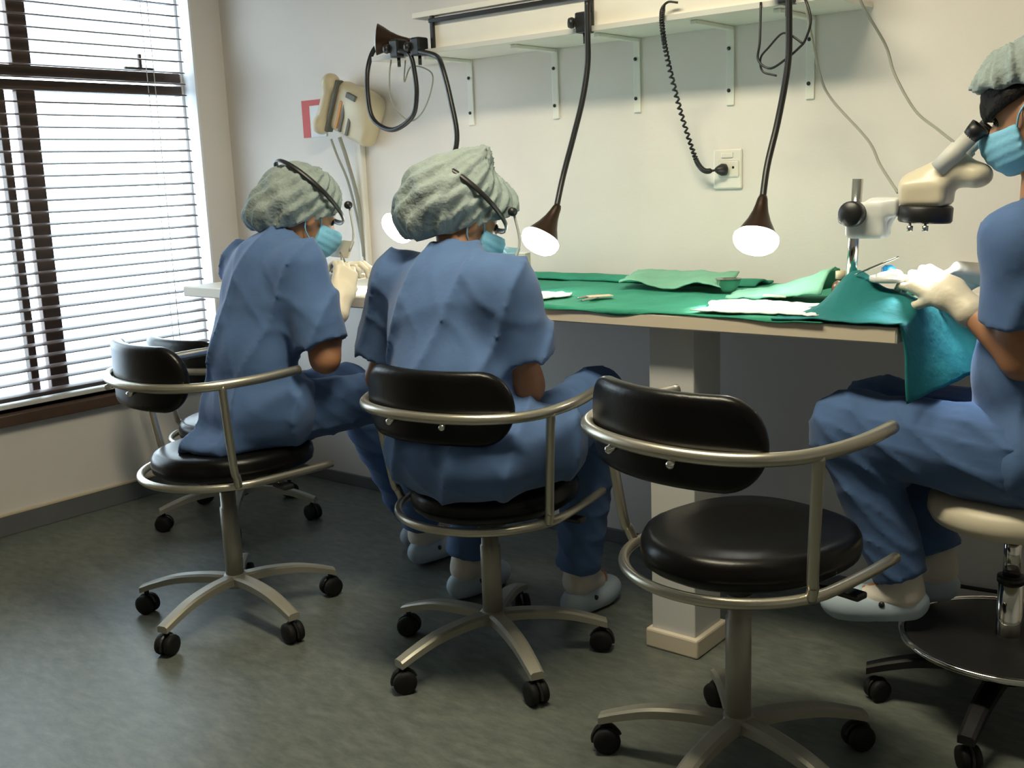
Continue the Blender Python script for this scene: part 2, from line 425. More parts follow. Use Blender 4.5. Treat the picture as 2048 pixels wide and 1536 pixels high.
# ------------------------------------------------------------------ shelf on the wall
SZ = 1.716; SX0, SX1, SYF = -2.84, -1.14, 2.775
sh = tag(empty('wall_shelf', (-2.0, YW, SZ)), 'long cream wall shelf on brackets above the workbench with a black rail', 'shelf')
so = Vector(sh.location)
def sp(name, me, m, par=sh): return obj(name, me, m, par)
def sbox(x0, x1, y0, y1, z0, z1, bev=.002): return box_me(x0-so.x, x1-so.x, y0-so.y, y1-so.y, z0-so.z, z1-so.z, bev)
sp('lower_board', sbox(SX0, SX1, SYF, YW-.001, SZ, SZ+.016), 'white')
sp('edge_strip', sbox(SX0, SX1, SYF-.003, SYF, SZ, SZ+.016, .001), 'lightgrey')
sp('upper_board', sbox(-2.64, SX1-.02, SYF+.005, YW-.001, 1.838, 1.856), 'white')
sp('fascia', sbox(-2.545, SX1-.05, SYF+.014, SYF+.022, SZ+.0165, 1.8375, .001), 'white')
sp('rail', sbox(-2.56, SX1-.05, SYF-.002, SYF+.012, 1.815, 1.829, .003), 'black')
for x in (-2.548, -1.90, -1.22):
    sp('upright', sbox(x-.007, x+.007, SYF, SYF+.012, SZ+.016, 1.838, .002), 'black')
for x in (-2.615, -2.232, -1.905, -1.573, -1.318):
    bk = sp('bracket', sbox(x-.013, x+.013, YW-.006, YW-.0005, 1.485, SZ), 'bracket')
    obj('bracket_arm', sbox(x-.011, x+.011, SYF+.04, YW-.006, SZ-.012, SZ-.0005), 'bracket', bk)
    for zz in (1.652, 1.529):
        obj('screw', lathe_me([(.0, .004), (.0055, .003), (.006, 0)], 10, (0, -1, 0), (x-so.x-.004, -.0062, zz-so.z)), 'screw', bk)

# ------------------------------------------------------------------ gooseneck lamps
def glamp(label, clamp, neck, apex, bulb, power, head=True, lit=True):
    root = tag(empty('gooseneck_lamp', clamp), label, 'lamp', 'gooseneck lamps clamped to the shelf')
    c = np.array(clamp)
    L = lambda p: tuple(np.array(p)-c)
    obj('clamp', boxc(0, .012, .0, .042, .05, .06, .006), 'black', root)
    obj('clamp_screw', cyl_me((0, .012, -.03), (0, .012, -.06), .006, 10), 'black', root)
    kb = obj('clamp_knob', lathe_me([(0, 0), (.014, .002), (.017, .01), (.014, .02), (0, .022)], 14, (-1, -.4, .1), (-.02, -.01, .0)), 'black', root)
    npts = [L(p) for p in neck]+[L(apex)]
    nk = obj('gooseneck', tube_me(npts, .0088, 8, 10), 'neck', root)
    d = np.array(bulb)-np.array(apex); Ln = np.linalg.norm(d); d = d/Ln
    hd = obj('lamp_head', lathe_me([(.010, -.015), (.0135, -.005), (.0165, .012), (.021, .03), (.031, .055), (.044, .078), (.0535, .098), (.0545, .1), (.0515, .099), (.04, .075), (0, .06)], 28, d, L(apex)), 'bronze', root)
    if lit:
        obj('bulb', lathe_me([(.046, .085), (.0575, .096), (.0595, .106), (.057, .118), (.049, .130), (.036, .139), (.018, .144), (0, .1455)], 28, d, L(apex)), 'bulb', hd)
        p = np.array(apex)+d*.150
        s_ = light('lamp_beam', 'SPOT', tuple(p), power, (1.0, 0.96, 0.86), None, tuple(p+d), spot_size=math.radians(84), spot_blend=0.6, shadow_soft_size=0.045)
        s_.parent = root; s_.location = tuple(p-c)
    else:
        obj('bulb', lathe_me([(.046, .088), (.050, .094), (.040, .104), (.02, .110), (0, .112)], 24, d, L(apex)), 'lightgrey', hd)
    return root
glamp('lit gooseneck lamp hanging behind the capped head of the middle person', (-2.60, 2.755, 1.742), [(-2.585, 2.75, 1.725), (-2.50, 2.74, 1.70), (-2.44, 2.70, 1.66), (-2.40, 2.69, 1.55), (-2.372, 2.68, 1.42), (-2.40, 2.65, 1.32)], (-2.480, 2.60, 1.218), (-2.555, 2.535, 1.122), 40)
glamp('lit gooseneck lamp to the right of the middle person, beside the middle of the bench', (-1.915, 2.755, 1.742), [(-1.888, 2.745, 1.80), (-1.888, 2.742, 1.70), (-1.888, 2.738, 1.615), (-1.897, 2.72, 1.515), (-1.915, 2.695, 1.41), (-1.932, 2.66, 1.295)], (-1.930, 2.615, 1.195), (-1.955, 2.555, 1.095), 75)
glamp('lit gooseneck lamp hanging over the white gauze near the microscope', (-1.265, 2.755, 1.745), [(-1.253, 2.745, 1.76), (-1.249, 2.742, 1.66), (-1.248, 2.735, 1.557), (-1.262, 2.71, 1.418), (-1.270, 2.665, 1.302)], (-1.260, 2.615, 1.210), (-1.255, 2.565, 1.10), 90)
glamp('unlit gooseneck lamp looped up with its black head lying on the left shelf end', (-2.70, 2.755, 1.745), [(-2.68, 2.75, 1.735), (-2.635, 2.755, 1.72), (-2.622, 2.76, 1.66), (-2.618, 2.76, 1.584), (-2.645, 2.76, 1.512), (-2.744, 2.76, 1.474), (-2.838, 2.762, 1.515), (-2.862, 2.764, 1.602), (-2.862, 2.775, 1.70), (-2.865, 2.83, 1.775), (-2.83, 2.91, 1.795), (-2.74, 2.915, 1.785), (-2.70, 2.88, 1.776)], (-2.738, 2.845, 1.779), (-2.815, 2.782, 1.789), 0, lit=False)

# cables
def cable(name, label, pts, r, m, n=8, seg=8):
    p0 = np.array(pts[0]); o = obj(name, tube_me([tuple(np.array(p)-p0) for p in pts], r, n, seg), m, None, tuple(p0)); return tag(o, label, 'cable')
cable('thin_cable', 'thin grey cable looping under the left end of the shelf', [(-2.76, 2.79, 1.715), (-2.758, 2.775, 1.66), (-2.752, 2.77, 1.58), (-2.72, 2.775, 1.53), (-2.67, 2.78, 1.50), (-2.62, 2.79, 1.53), (-2.585, 2.80, 1.60), (-2.60, 2.82, 1.66), (-2.70, 2.83, 1.69), (-2.74, 2.83, 1.64), (-2.72, 2.82, 1.712)], .0026, 'grey')
cable('thin_cable', 'dark cable loops hanging beside the lamp nearest the microscope', [(-1.343, 2.77, 1.73), (-1.338, 2.755, 1.63), (-1.34, 2.75, 1.58), (-1.305, 2.75, 1.555), (-1.26, 2.75, 1.575), (-1.225, 2.752, 1.60), (-1.208, 2.752, 1.618), (-1.195, 2.755, 1.666), (-1.215, 2.765, 1.72), (-1.25, 2.80, 1.735)], .0034, 'neck')
cable('thin_cable', 'dark cable curl tied around the neck of the right-hand lamp', [(-1.215, 2.752, 1.61), (-1.25, 2.752, 1.635), (-1.275, 2.752, 1.64), (-1.31, 2.752, 1.61), (-1.335, 2.755, 1.585), (-1.33, 2.757, 1.55), (-1.29, 2.757, 1.535)], .003, 'neck')
cable('power_cable', 'grey cable falling from the shelf to the microscope holder', [(-1.215, 2.765, 1.745), (-1.214, 2.775, 1.69), (-1.2075, 2.85, 1.535), (-1.180, 2.87, 1.467), (-1.054, 2.80, 1.356), (-.983, 2.70, 1.291), (-.885, 2.55, 1.227)], .0036, 'grey')
cable('power_cable', 'grey cable falling from the right shelf end to the eyepiece tube', [(-1.095, 2.79, 1.76), (-1.084, 2.82, 1.696), (-1.044, 2.88, 1.598), (-1.013, 2.87, 1.519), (-.935, 2.80, 1.423), (-.84, 2.68, 1.37), (-.754, 2.57, 1.325)], .0036, 'grey')
def coil_pts():
    base = catmull([(-1.593, 2.764, 1.760), (-1.622, 2.758, 1.764), (-1.640, 2.758, 1.745), (-1.645, 2.766, 1.692), (-1.684, 2.86, 1.618), (-1.695, 2.95, 1.477), (-1.667, 2.985, 1.341), (-1.65, 2.99, 1.305), (-1.628, 2.99, 1.291), (-1.602, 2.995, 1.292)], 42)
    out = []
    for i, p in enumerate(base):
        k = min(1, max(0, (i-60)/25))*min(1, max(0, (len(base)-12-i)/10))
        t = base[min(i+1, len(base)-1)]-base[max(i-1, 0)]; t = t/np.linalg.norm(t)
        u = np.cross(t, [0, 1.0, .1]); u /= np.linalg.norm(u); w = np.cross(t, u); a = i*1.25
        out.append(p+k*.0056*(u*math.cos(a)+w*math.sin(a)))
    return out
pp = coil_pts(); V, F = sweep(pp, .0036, 6)
me = pymesh('coil', [v-pp[0] for v in V], F); me.polygons.foreach_set('use_smooth', [True]*len(me.polygons))
cc = tag(obj('coiled_cable', me, 'neck', None, tuple(pp[0])), 'black coiled cable from the shelf to the wall socket', 'cable')
obj('plug', lathe_me([(0, -.002), (.018, 0), (.019, .012), (.012, .026), (.006, .034), (0, .035)], 16, (-.55, -.8, 0), (-1.583-pp[0][0], 3.028-pp[0][1], 1.293-pp[0][2])), 'black', cc)
sk = tag(empty('wall_socket', (-1.58, YW, 1.295)), 'white wall socket plate with a black plug in it', 'socket')
obj('plate', box_me(-.048, .048, -.010, -.0005, -.060, .060, .004), 'white', sk)
for zz in (.0, ): obj('socket_insert', box_me(-.028, .040, -.014, -.009, -.025, .025, .004), 'white', sk)
obj('socket_hole', cyl_me((.022, -.0145, .004), (.022, -.0138, .004), .004, 10), 'screw', sk)
obj('switch', box_me(-.02, .02, -.014, -.009, .033, .05, .003), 'white', sk)
cable('floor_cable', 'black cable along the wall behind the stool', [(-1.0, 3.02, .085), (-.9, 3.02, .098), (-.8, 3.02, .103), (-.65, 3.018, .11), (-.5, 3.015, .10)], .006, 'black')

# telephone, notice, trunking, pipe
ph = tag(empty('wall_telephone', (-3.20, YW, 1.56)), 'beige wall telephone with dark grey slots hanging beside the red notice', 'telephone')
ph.rotation_euler = (0, math.radians(24), 0)
def sdfobj(name, fn, lo, hi, h, m, par=None, origin=(0, 0, 0)):
    return obj(name, surf(fn, lo, hi, h, name, origin), m, par)
obj('body', surf(union([rbox((.02, -.04, .01), (.115, .04, .10), .03), ell((.06, -.05, .05), (.09, .05, .07))], .03), (-.14, -.13, -.14), (.2, .02, .17), .006), 'beige', ph)
hs = obj('handset', surf(union([rbox((-.115, -.085, 0), (.022, .025, .115), .02), ell((-.113, -.085, .085), (.032, .04, .036)), ell((-.113, -.085, -.085), (.032, .04, .036))], .02), (-.17, -.15, -.15), (-.06, -.03, .15), .005), 'beige', ph)
obj('handset_groove', box_me(-.082, -.068, -.096, -.06, -.10, .11, .004), 'slotm', ph)
for x, m, z0, z1 in ((-.035, 'orange', -.07, .04), (-.012, 'slotm', -.075, .035), (.03, 'slotm', -.075, .05)):
    obj('stripe', box_me(x-.007, x+.007, -.0865, -.078, z0, z1, .002), m, ph)
obj('display', box_me(.0, .055, -.1045, -.09, .068, .09, .003), 'slotm', ph)
cable('telephone_cord', 'grey cord hanging from the beige wall telephone', [(-3.30, 2.97, 1.47), (-3.285, 2.985, 1.40), (-3.25, 3.00, 1.30), (-3.22, 3.01, 1.15), (-3.20, 3.02, .97)], .005, 'grey')
cable('telephone_cord', 'thick dark cord hanging straight from the telephone handset', [(-3.25, 2.97, 1.475), (-3.235, 2.99, 1.38), (-3.21, 3.01, 1.22), (-3.205, 3.02, 1.0)], .008, 'grey')
nt_ = tag(empty('wall_notice', (-3.475, YW, 1.562)), 'small white notice with a red border behind the telephone', 'notice')
obj('sheet', box_me(-.07, .07, -.004, -.0005, -.075, .075), 'paper', nt_)
for (a, b_, c_, d_) in ((-.07, -.025, -.075, .075), (-.025, .07, .052, .075)):
    obj('red_band', box_me(a, b_, -.0052, -.0038, c_, d_), 'red', nt_)
tr = tag(obj('cable_trunking', box_me(-.022, .022, -.026, -.0005, 0, .50, .004), 'white', None, (-3.205, YW, .965)), 'white vertical cable trunking below the wall telephone', 'trunking')
pp_ = tag(empty('wall_pipe', (-3.3, YW, .42)), 'pale horizontal wall pipe with a yellow valve under the bench', 'pipe')
obj('pipe', cyl_me((-.35, -.045, 0), (.75, -.045, 0), .016, 12), 'white', pp_)
obj('valve', lathe_me([(0, -.02), (.024, -.018), (.03, 0), (.024, .018), (0, .02)], 14, (0, -1, .2), (-.13, -.065, -.012)), 'brass', pp_)
obj('pipe_clip', box_me(.3, .325, -.066, -.0005, -.024, .024, .004), 'white', pp_)

# ------------------------------------------------------------------ chairs
CM = {}
def cache(k, fn):
    if k not in CM: CM[k] = fn()
    return CM[k]
def base_leg():
    pts = catmull([(.02, 0, .122), (.10, 0, .124), (.19, 0, .116), (.26, 0, .098), (.312, 0, .080)], 5)
    n = len(pts); V = []; F = []
    for i, p in enumerate(pts):
        t = i/(n-1); w = .024-.006*t; hh = .013-.003*t
        for (a, b) in ((-1, -1), (-1, .6), (-.6, 1), (.6, 1), (1, .6), (1, -1)): V.append((p[0], a*w, p[2]+b*hh))
    for i in range(n-1):
        for k in range(6): F.append((i*6+k, i*6+(k+1) % 6, (i+1)*6+(k+1) % 6, (i+1)*6+k))
    F.append(tuple(range(6))[::-1]); F.append(tuple((n-1)*6+k for k in range(6)))
    me = pymesh('leg', V, F); bm = bmesh.new(); bm.from_mesh(me); bmesh.ops.recalc_face_normals(bm, faces=bm.faces[:]); bm.to_mesh(me); bm.free(); return me
def wheel(): return lathe_me([(0, -.0105), (.016, -.0105), (.026, -.008), (.0275, -.003), (.0275, .003), (.026, .008), (.016, .0105), (0, .0105)], 20, (0, 1, 0))
def hood(): 
    V, F = sweep([(math.cos(a)*.027, 0, .0275+math.sin(a)*.027) for a in np.linspace(-.3, 2.9, 12)], .0035, 6, rx=[.005]*12, up0=(0, 1, 0)); return pymesh('hood', V, F)
def seat_outline(t, k=1.0):
    """rounded outline: t in 0..2pi, half width .212, back -.215, front .225"""
    c, s = math.cos(t), math.sin(t); n = 2.7
    x = .213*math.copysign(abs(c)**(2/n), c); y = .235*math.copysign(abs(s)**(2/n), s)
    if y < 0: x *= 1-.30*(y/.235)**2
    else: x *= 1-.05*(y/.235)**2
    return x*k, y*k+.025
def seat_me():
    prof = [(.0, .0), (.93, .0), (.985, .010), (1.0, .028), (.99, .046), (.955, .060), (.88, .067), (.6, .066), (.3, .062), (0.0, .060)]
    n = 48; V = []; F = []
    for (k, z) in prof:
        for i in range(n):
            x, y = seat_outline(2*math.pi*i/n, max(k, .0005)); V.append((x, y, z))
    for j in range(len(prof)-1):
        for i in range(n): F.append((j*n+i, j*n+(i+1) % n, (j+1)*n+(i+1) % n, (j+1)*n+i))
    me = pymesh('seat', V, F); bm = bmesh.new(); bm.from_mesh(me); bmesh.ops.remove_doubles(bm, verts=bm.verts[:], dist=.0008); bmesh.ops.recalc_face_normals(bm, faces=bm.faces[:])
    for fc in bm.faces: fc.smooth = True
    bm.to_mesh(me); bm.free(); return me
def ring_pts():
    P = [(.222, .235, 0), (.232, .12, 0), (.236, 0, 0)]
    for a in np.linspace(-12, -168, 11): P.append((.236*math.cos(math.radians(a)), -.01+.232*math.sin(math.radians(a)), 0))
    return P+[(-.236, 0, 0), (-.232, .12, 0), (-.222, .235, 0)]
def arm_pts():
    H_ = [(.276, .118, .009), (.283, .060, .007), (.286, -.01, .004), (.281, -.085, .002), (.262, -.155, 0), (.222, -.218, 0), (.162, -.262, 0), (.085, -.286, 0)]
    return H_+[(0, -.294, 0)]+[(-x, y, z) for (x, y, z) in H_[::-1]]
def back_me():
    # curved stadium pad hugging the tube from inside
    def f(P):
        yy = P[:, 1]-.085; r = np.hypot(P[:, 0], yy); a = np.arctan2(P[:, 0], -yy)
        s = a*.345; u = np.maximum(np.abs(s)-.150, 0); v = P[:, 2]-.012
        L = np.hypot(u, np.abs(v)*.92)-.084
        w = np.abs(r-.345)-.019
        q0 = np.maximum(L+.016, 0); q1 = np.maximum(w+.016, 0)
        return np.hypot(q0, q1)+np.minimum(np.maximum(L+.016, w+.016), 0)-.016
    return surf(f, (-.29, -.31, -.12), (.29, .06, .14), .006)
def swivel_chair(label, x, y, low, base_deg, rz=0.0, caster=0.0):
    """low: height of the seat ring above the floor"""
    r = tag(empty('swivel_chair', (x, y, 0), rz), label, 'chair', 'black swivel chairs at the workbench')
    hub = obj('hub', cache('hub', lambda: lathe_me([(0, .098), (.034, .098), (.04, .108), (.038, .13), (.03, .138), (0, .138)], 20)), 'base', r)
    for k in range(5):
        a = math.radians(base_deg+72*k)-rz
        obj('base_leg', cache('leg', base_leg), 'base', r, (0, 0, 0), (0, 0, a))
        ca = obj('caster', cache('hood', hood), 'black', r, (.298*math.cos(a), .298*math.sin(a), 0), (0, 0, a+caster+random.uniform(-.8, .8)))
        ca.scale = (1.14, 1.14, 1.10)
        for d in (-.0125, .0125): obj('wheel', cache('wheel', wheel), 'rubber', ca, (0, d, .0275))
        obj('stem', cache('stem', lambda: cyl_me((0, 0, .05), (0, 0, .078), .007, 8)), 'black', ca)
    obj('column', cache(('col', low), lambda: lathe_me([(.0275, .13), (.0275, .36*low/.49), (.0235, .362*low/.49), (.0235, low-.03)], 20)), 'base', r)
    obj('collar', cache('collar', lambda: lathe_me([(.026, 0), (.031, .002), (.031, .022), (.026, .024)], 20)), 'black', r, (0, 0, low-.075))
    obj('seat_plate', cache('plate', lambda: box_me(-.09, .09, -.1, .1, -.032, 0, .004)), 'black', r, (0, 0, low))
    lv = obj('lever', cache('lever', lambda: tube_me([(.05, .02, -.02), (.13, .05, -.035), (.20, .07, -.03)], .006, 4, 8)), 'black', r, (0, 0, low))
    obj('lever_paddle', cache('paddle', lambda: box_me(.18, .25, .055, .09, -.04, -.026, .004)), 'black', lv)
    obj('seat_frame', cache('ring', lambda: tube_me(ring_pts(), .0115, 4, 12)), 'tube', r, (0, 0, low))
    obj('seat', cache('seat', seat_me), 'leather', r, (0, 0, low+.001))
    for s in (1, -1):
        obj('arm_post', cache(('post', s), lambda: tube_me([(s*.232, -.075, 0), (s*.242, -.082, .03), (s*.248, -.092, .06), (s*.268, -.112, .24), (s*.276, -.118, .30)], .0115, 5, 12)), 'tube', r, (0, 0, low))
    obj('arm_tube', cache('arm', lambda: tube_me(arm_pts(), .0135, 4, 12)), 'tube', r, (0, 0, low+.30))
    bk = obj('backrest', cache('back', back_me), 'leather', r, (0, 0, low+.305))
    for s in (1, -1):
        obj('backrest_bolt', cache(('bolt', s), lambda: lathe_me([(0, .028), (.008, .024), (.0085, -.01), (0, -.012)], 12, (s*.28, -.95, -.35), (s*.075, -.278, -.018))), 'chrome', bk)
    return r
C1, C2, C3, C4 = (-2.635, 1.86), (-1.793, 2.085), (-.985, 1.945), (-3.43, 2.48)
swivel_chair('black swivel chair nearest the window, person with a headband lens sitting on it', *C1, .475, 66, math.radians(-10))
swivel_chair('black swivel chair in the middle, broad person in blue scrubs sitting on it', *C2, .44, 42, math.radians(6))
swivel_chair('empty black swivel chair with silver arms in the foreground', *C3, .49, 54, math.radians(-12))
swivel_chair('black swivel chair tucked in the corner behind the person by the window', *C4, .35, 29)

# stool under the person at the microscope
SX, SYY = -.585, 2.52
st = tag(empty('swivel_stool', (SX, SYY, 0)), 'round cream stool with chrome column and foot ring at the bench end', 'stool')
obj('seat', lathe_me([(0, .478), (.15, .478), (.178, .486), (.188, .505), (.186, .53), (.172, .545), (.12, .55), (0, .551)], 40), 'cream', st)
obj('seat_plate', lathe_me([(0, .462), (.09, .462), (.09, .479), (0, .479)], 24), 'black', st)
obj('column', lathe_me([(.0195, .33), (.0195, .465)], 20), 'chrome', st)
obj('collar', lathe_me([(.02, .335), (.031, .336), (.031, .35), (.02, .351)], 20), 'black', st)
obj('outer_column', lathe_me([(.028, .11), (.028, .338)], 24), 'chrome', st)
fr = obj('foot_rest', lathe_me([(.028, .185), (.222, .193), (.232, .197), (.222, .201), (.028, .207)], 40), 'black', st)
obj('foot_ring', tube_me([(.235*math.cos(a), .235*math.sin(a), .198) for a in np.linspace(0, 2*math.pi, 33)[:-1]], .008, 2, 10, True), 'chrome', fr)
for k in range(5):
    a = math.radians(198+72*k)
    obj('base_leg', CM['leg'].copy(), 'black', st, (0, 0, 0), (0, 0, a)).data.materials[0] = M['black']
    ca = obj('caster', CM['hood'], 'black', st, (.285*math.cos(a), .285*math.sin(a), 0), (0, 0, a+.7))
    for d in (-.0125, .0125): obj('wheel', CM['wheel'], 'rubber', ca, (0, d, .0275))
obj('hub', lathe_me([(0, .095), (.045, .095), (.05, .11), (.045, .135), (0, .138)], 20), 'black', st)

# ------------------------------------------------------------------ cloths and things on the bench
def cloth(name, label, cat, fn, nu, nv, m, th=.003):
    me = sheet_me(fn, nu, nv, th); co = np.array([v.co[:] for v in me.vertices]); b0 = co.mean(0); b0[2] = co[:, 2].min()
    me.transform(Matrix.Translation(Vector(-b0))); return tag(obj(name, me, m, None, tuple(b0)), label, cat)
def drape_fn(u, v):
    x = -2.44+u*1.47+.01*math.sin(9*v); y0 = 2.325+.004*math.sin(11*u); s = v*.76
    hang = max(0, .022*(1-u*1.15)+.006*math.sin(23*u)+.004*math.sin(41*u+1))
    z = BZ1+.006+.0035*noise2(x*9, (y0+s)*8)
    if s < hang+.004: return (x, y0-.001, BZ1+.004-(hang-s)*.9 if s < hang else BZ1+.004)
    return (x, y0+(s-hang)*.92, max(z, BZ1+.002))
cloth('surgical_drape', 'dark green surgical drape covering the middle of the workbench', 'drape', drape_fn, 90, 46, 'green')
def back_fold(u, v):
    x = -2.42+u*1.0; y = 2.90+v*.13; return (x, y, BZ1+.014+.014*math.sin(math.pi*min(1, v*1.3))+.003*noise2(x*10, y*9))
cloth('folded_drape', 'dark green folded drape lying along the wall behind the bench', 'drape', back_fold, 40, 10, 'green', .006)
def pale_fold(u, v):
    x = -1.82+u*.36-.08*(v-.5); y = 2.72+v*.24; w = .5+.5*math.sin(9.5*u+.4)
    return (x, y, BZ1+.018+(.022*w*(1-v)+.028*v)+.004*noise2(x*20, y*14))
cloth('folded_cloth', 'pale green crumpled cloth lying on the dark green drape', 'cloth', pale_fold, 36, 20, 'pgreen', .004)
def gz(cx, cy, sx, sy, seed, lift=0.0):
    def f(u, v):
        e = 1+.10*math.sin(5*u+seed)*math.sin(7*v+seed*2)
        return (cx+(u-.5)*sx*e+.02*math.sin(6*v+seed), cy+(v-.5)*sy*e, BZ1+.0135+lift+.005*abs(noise2(u*7, v*6, seed)))
    return f
cloth('gauze_sheet', 'white gauze sheet brightly lit under the right-hand lamp', 'gauze', gz(-1.17, 2.455, .31, .22, 1), 26, 20, 'gauze')
cloth('gauze_sheet', 'white gauze sheet brightly lit beside the arm of the middle person', 'gauze', gz(-1.955, 2.44, .27, .20, 4), 22, 18, 'gauze')
def wrap_fn(u, v):
    x = -1.36+u*.27; y = 2.60+v*.17; hgt = .018+.070*u**1.6
    return (x, y, BZ1+.008+hgt*math.sin(math.pi*(.08+.84*v))**.8+.004*noise2(u*9, v*8, 2))
cloth('wrapped_cloth', 'pale green cloth wrap rising in a ridge beside the steel bowl', 'cloth', wrap_fn, 26, 18, 'pgreen', .004)
bw = tag(obj('steel_bowl', lathe_me([(0, .002), (.020, 0), (.030, .018), (.036, .036), (.037, .036), (.0355, .036), (.029, .019), (.019, .004), (0, .004)], 28), 'steel', None, (-1.425, 2.745, BZ1+.013)), 'small round steel bowl on the green drape', 'bowl')
def forceps(name, label, p, d, L=.12, up=(0, 0, 1), m='steel'):
    d = np.array(d, float); d /= np.linalg.norm(d); s = np.cross(d, up); s /= np.linalg.norm(s); e = empty(name, p); tag(e, label, 'tweezers')
    for k in (1, -1):
        pts = [tuple(d*0), tuple(d*L*.3+s*k*.006), tuple(d*L*.65+s*k*.005), tuple(d*L+s*k*.0008)]
        obj('arm', tube_me(pts, [.0022, .0028, .0024, .0008], 4, 8), m, e)
    return e
forceps('tweezers', 'steel tweezers lying on the green drape beside the left gauze', (-1.735, 2.44, BZ1+.014), (.05, .99, 0), .11)
forceps('tweezers', 'steel tweezers lying near the pale crumpled cloth', (-1.69, 2.40, BZ1+.014), (-.10, .99, 0), .12)
tag(obj('paper_strip', box_me(-.035, .035, -.018, .018, 0, .004, .001), 'cardb', None, (-1.70, 2.50, BZ1+.013), (0, 0, .9)), 'beige paper strip between the tweezers on the drape', 'paper')
tag(obj('paper_strip', box_me(-.03, .03, -.012, .012, 0, .004, .001), 'cardb', None, (-1.215, 2.60, BZ1+.022), (0, .05, .3)), 'beige paper strip on the edge of the bright gauze', 'paper')
bx = tag(empty('card_box', (-2.295, 2.885, BZ1+.04), .3), 'small beige card box at the left end of the green drape', 'box')
obj('carton', box_me(-.035, .035, -.025, .025, 0, .055, .002), 'cardb', bx); obj('lid_flap', box_me(-.036, .036, -.026, .026, .055, .059, .001), 'paper', bx)
bt = tag(empty('bottle', (-1.055, 2.64, BZ1+.006)), 'small beige capped bottle between the green wrap and teal drape', 'bottle')
obj('glass', lathe_me([(0, 0), (.020, 0), (.0215, .004), (.0215, .045), (.016, .055), (.009, .06), (.009, .068), (0, .068)], 20), 'amber', bt)
obj('cap', lathe_me([(0, .064), (.0125, .064), (.0125, .084), (0, .085)], 16), 'beige', bt)

# teal drape over the bench end and the microscope foot
def teal_fn(u, v):
    x = -1.075+u*.46; y = 2.322+v*.34; edge = BXR
    def mound(xx, yy):
        a = math.exp(-(((xx+.965)/.055)**2+((yy-2.50)/.10)**2))*.085
        b = .055*math.exp(-(((xx+.86)/.09)**2+((yy-2.47)/.09)**2))
        ramp = 1/(1+math.exp(-(yy-2.375)/.012))
        return (a+b)*ramp
    n = .004*noise2(x*14, y*12, 3)
    xs = x-.02*(1-v)
    if xs <= edge: return (xs, y, BZ1+.010+mound(xs, y)+n)
    s = xs-edge; k = .25+.75*v; dz = s*(1.05-.35*v)
    return (edge+.008+s*(.16+.52*v), y+.012*math.sin(30*s), BZ1+.012-dz+mound(xs, y)*(1-min(1, s/.1))+n)
cloth('surgical_drape', 'teal surgical drape hanging over the right end of the workbench', 'drape', teal_fn, 54, 34, 'teal')
pd = tag(empty('petri_dish', (-.872, 2.475, BZ1+.085)), 'clear round dish with white gauze on the teal drape', 'dish')
obj('dish', lathe_me([(0, 0), (.042, 0), (.045, .003), (.045, .013), (.043, .013), (.042, .004), (0, .003)], 28), 'lightgrey', pd)
obj('gauze_pad', surf(union([ell((0, 0, .012), (.032, .028, .012)), ell((.015, -.01, .018), (.018, .016, .012))], .01), (-.05, -.05, -.005), (.05, .05, .04), .004), 'gauze', pd)
tag(obj('blue_cap', lathe_me([(0, 0), (.016, 0), (.018, .004), (.016, .024), (.008, .03), (0, .031)], 16), 'bluepl', None, (-.905, 2.56, BZ1+.085)), 'small bright blue plastic cap beside the white dish', 'cap')

# ------------------------------------------------------------------ microscope
ms = tag(empty('stereo_microscope', (-.975, 2.50, BZ1)), 'cream stereo microscope on a chrome post at the bench end', 'microscope')
mo = np.array(ms.location)
def ml(*p): return tuple(np.array(p)-mo)
obj('foot', surf(rbox(ml(-.90, 2.53, BZ1+.013), (.11, .10, .013), .008), ml(-1.03, 2.41, BZ1-.012), ml(-.77, 2.65, BZ1+.04), .006), 'scopew', ms)
obj('post', cyl_me(ml(-.975, 2.50, BZ1+.02), ml(-.962, 2.50, 1.262), .0125, 20), 'chrome', ms)
obj('holder', surf(union([rbox(ml(-.935, 2.50, 1.165), (.048, .028, .042), .012), rbox(ml(-.895, 2.50, 1.195), (.035, .022, .022), .010)], .02), ml(-1.0, 2.46, 1.10), ml(-.84, 2.55, 1.23), .005), 'scopew', ms)
obj('arm', tube_me([ml(-.90, 2.50, 1.135), ml(-.888, 2.50, 1.165), ml(-.868, 2.50, 1.193), ml(-.83, 2.50, 1.21), ml(-.79, 2.51, 1.215)], .012, 5, 14), 'scopew', ms)
kn = obj('focus_knob', lathe_me([(0, .034), (.027, .032), (.030, .026), (.030, .004), (.022, 0), (0, 0)], 24, (0, -1, 0), ml(-.958, 2.474, 1.182)), 'black', ms)
obj('clamp_knob', lathe_me([(0, .03), (.010, .028), (.014, .022), (.014, .012), (.005, .009), (.005, 0)], 16, (-1, -.1, -.05), ml(-.975, 2.495, 1.171)), 'black', ms)
obj('head', surf(union([rbox(ml(-.805, 2.51, 1.225), (.052, .045, .030), .016), cone(ml(-.83, 2.51, 1.24), ml(-.745, 2.515, 1.275), .036, .040), ell(ml(-.70, 2.52, 1.262), (.032, .04, .028))], .022), ml(-.93, 2.43, 1.15), ml(-.62, 2.60, 1.36), .006), 'scope', ms)
obj('objective_collar', lathe_me([(.030, .03), (.034, 0)], 28, None, ml(-.806, 2.51, 1.195)), 'scopew', ms)
ob = obj('ring_light', lathe_me([(.030, 0), (.056, 0), (.059, .004), (.059, .034), (.055, .038), (.030, .038)], 32, (.06, 0, 1), ml(-.808, 2.51, 1.160)), 'black', ms)
obj('lens', lathe_me([(0, .012), (.031, .010), (.031, .030), (0, .031)], 24, (.06, 0, 1), ml(-.808, 2.51, 1.156)), 'steel', ob)
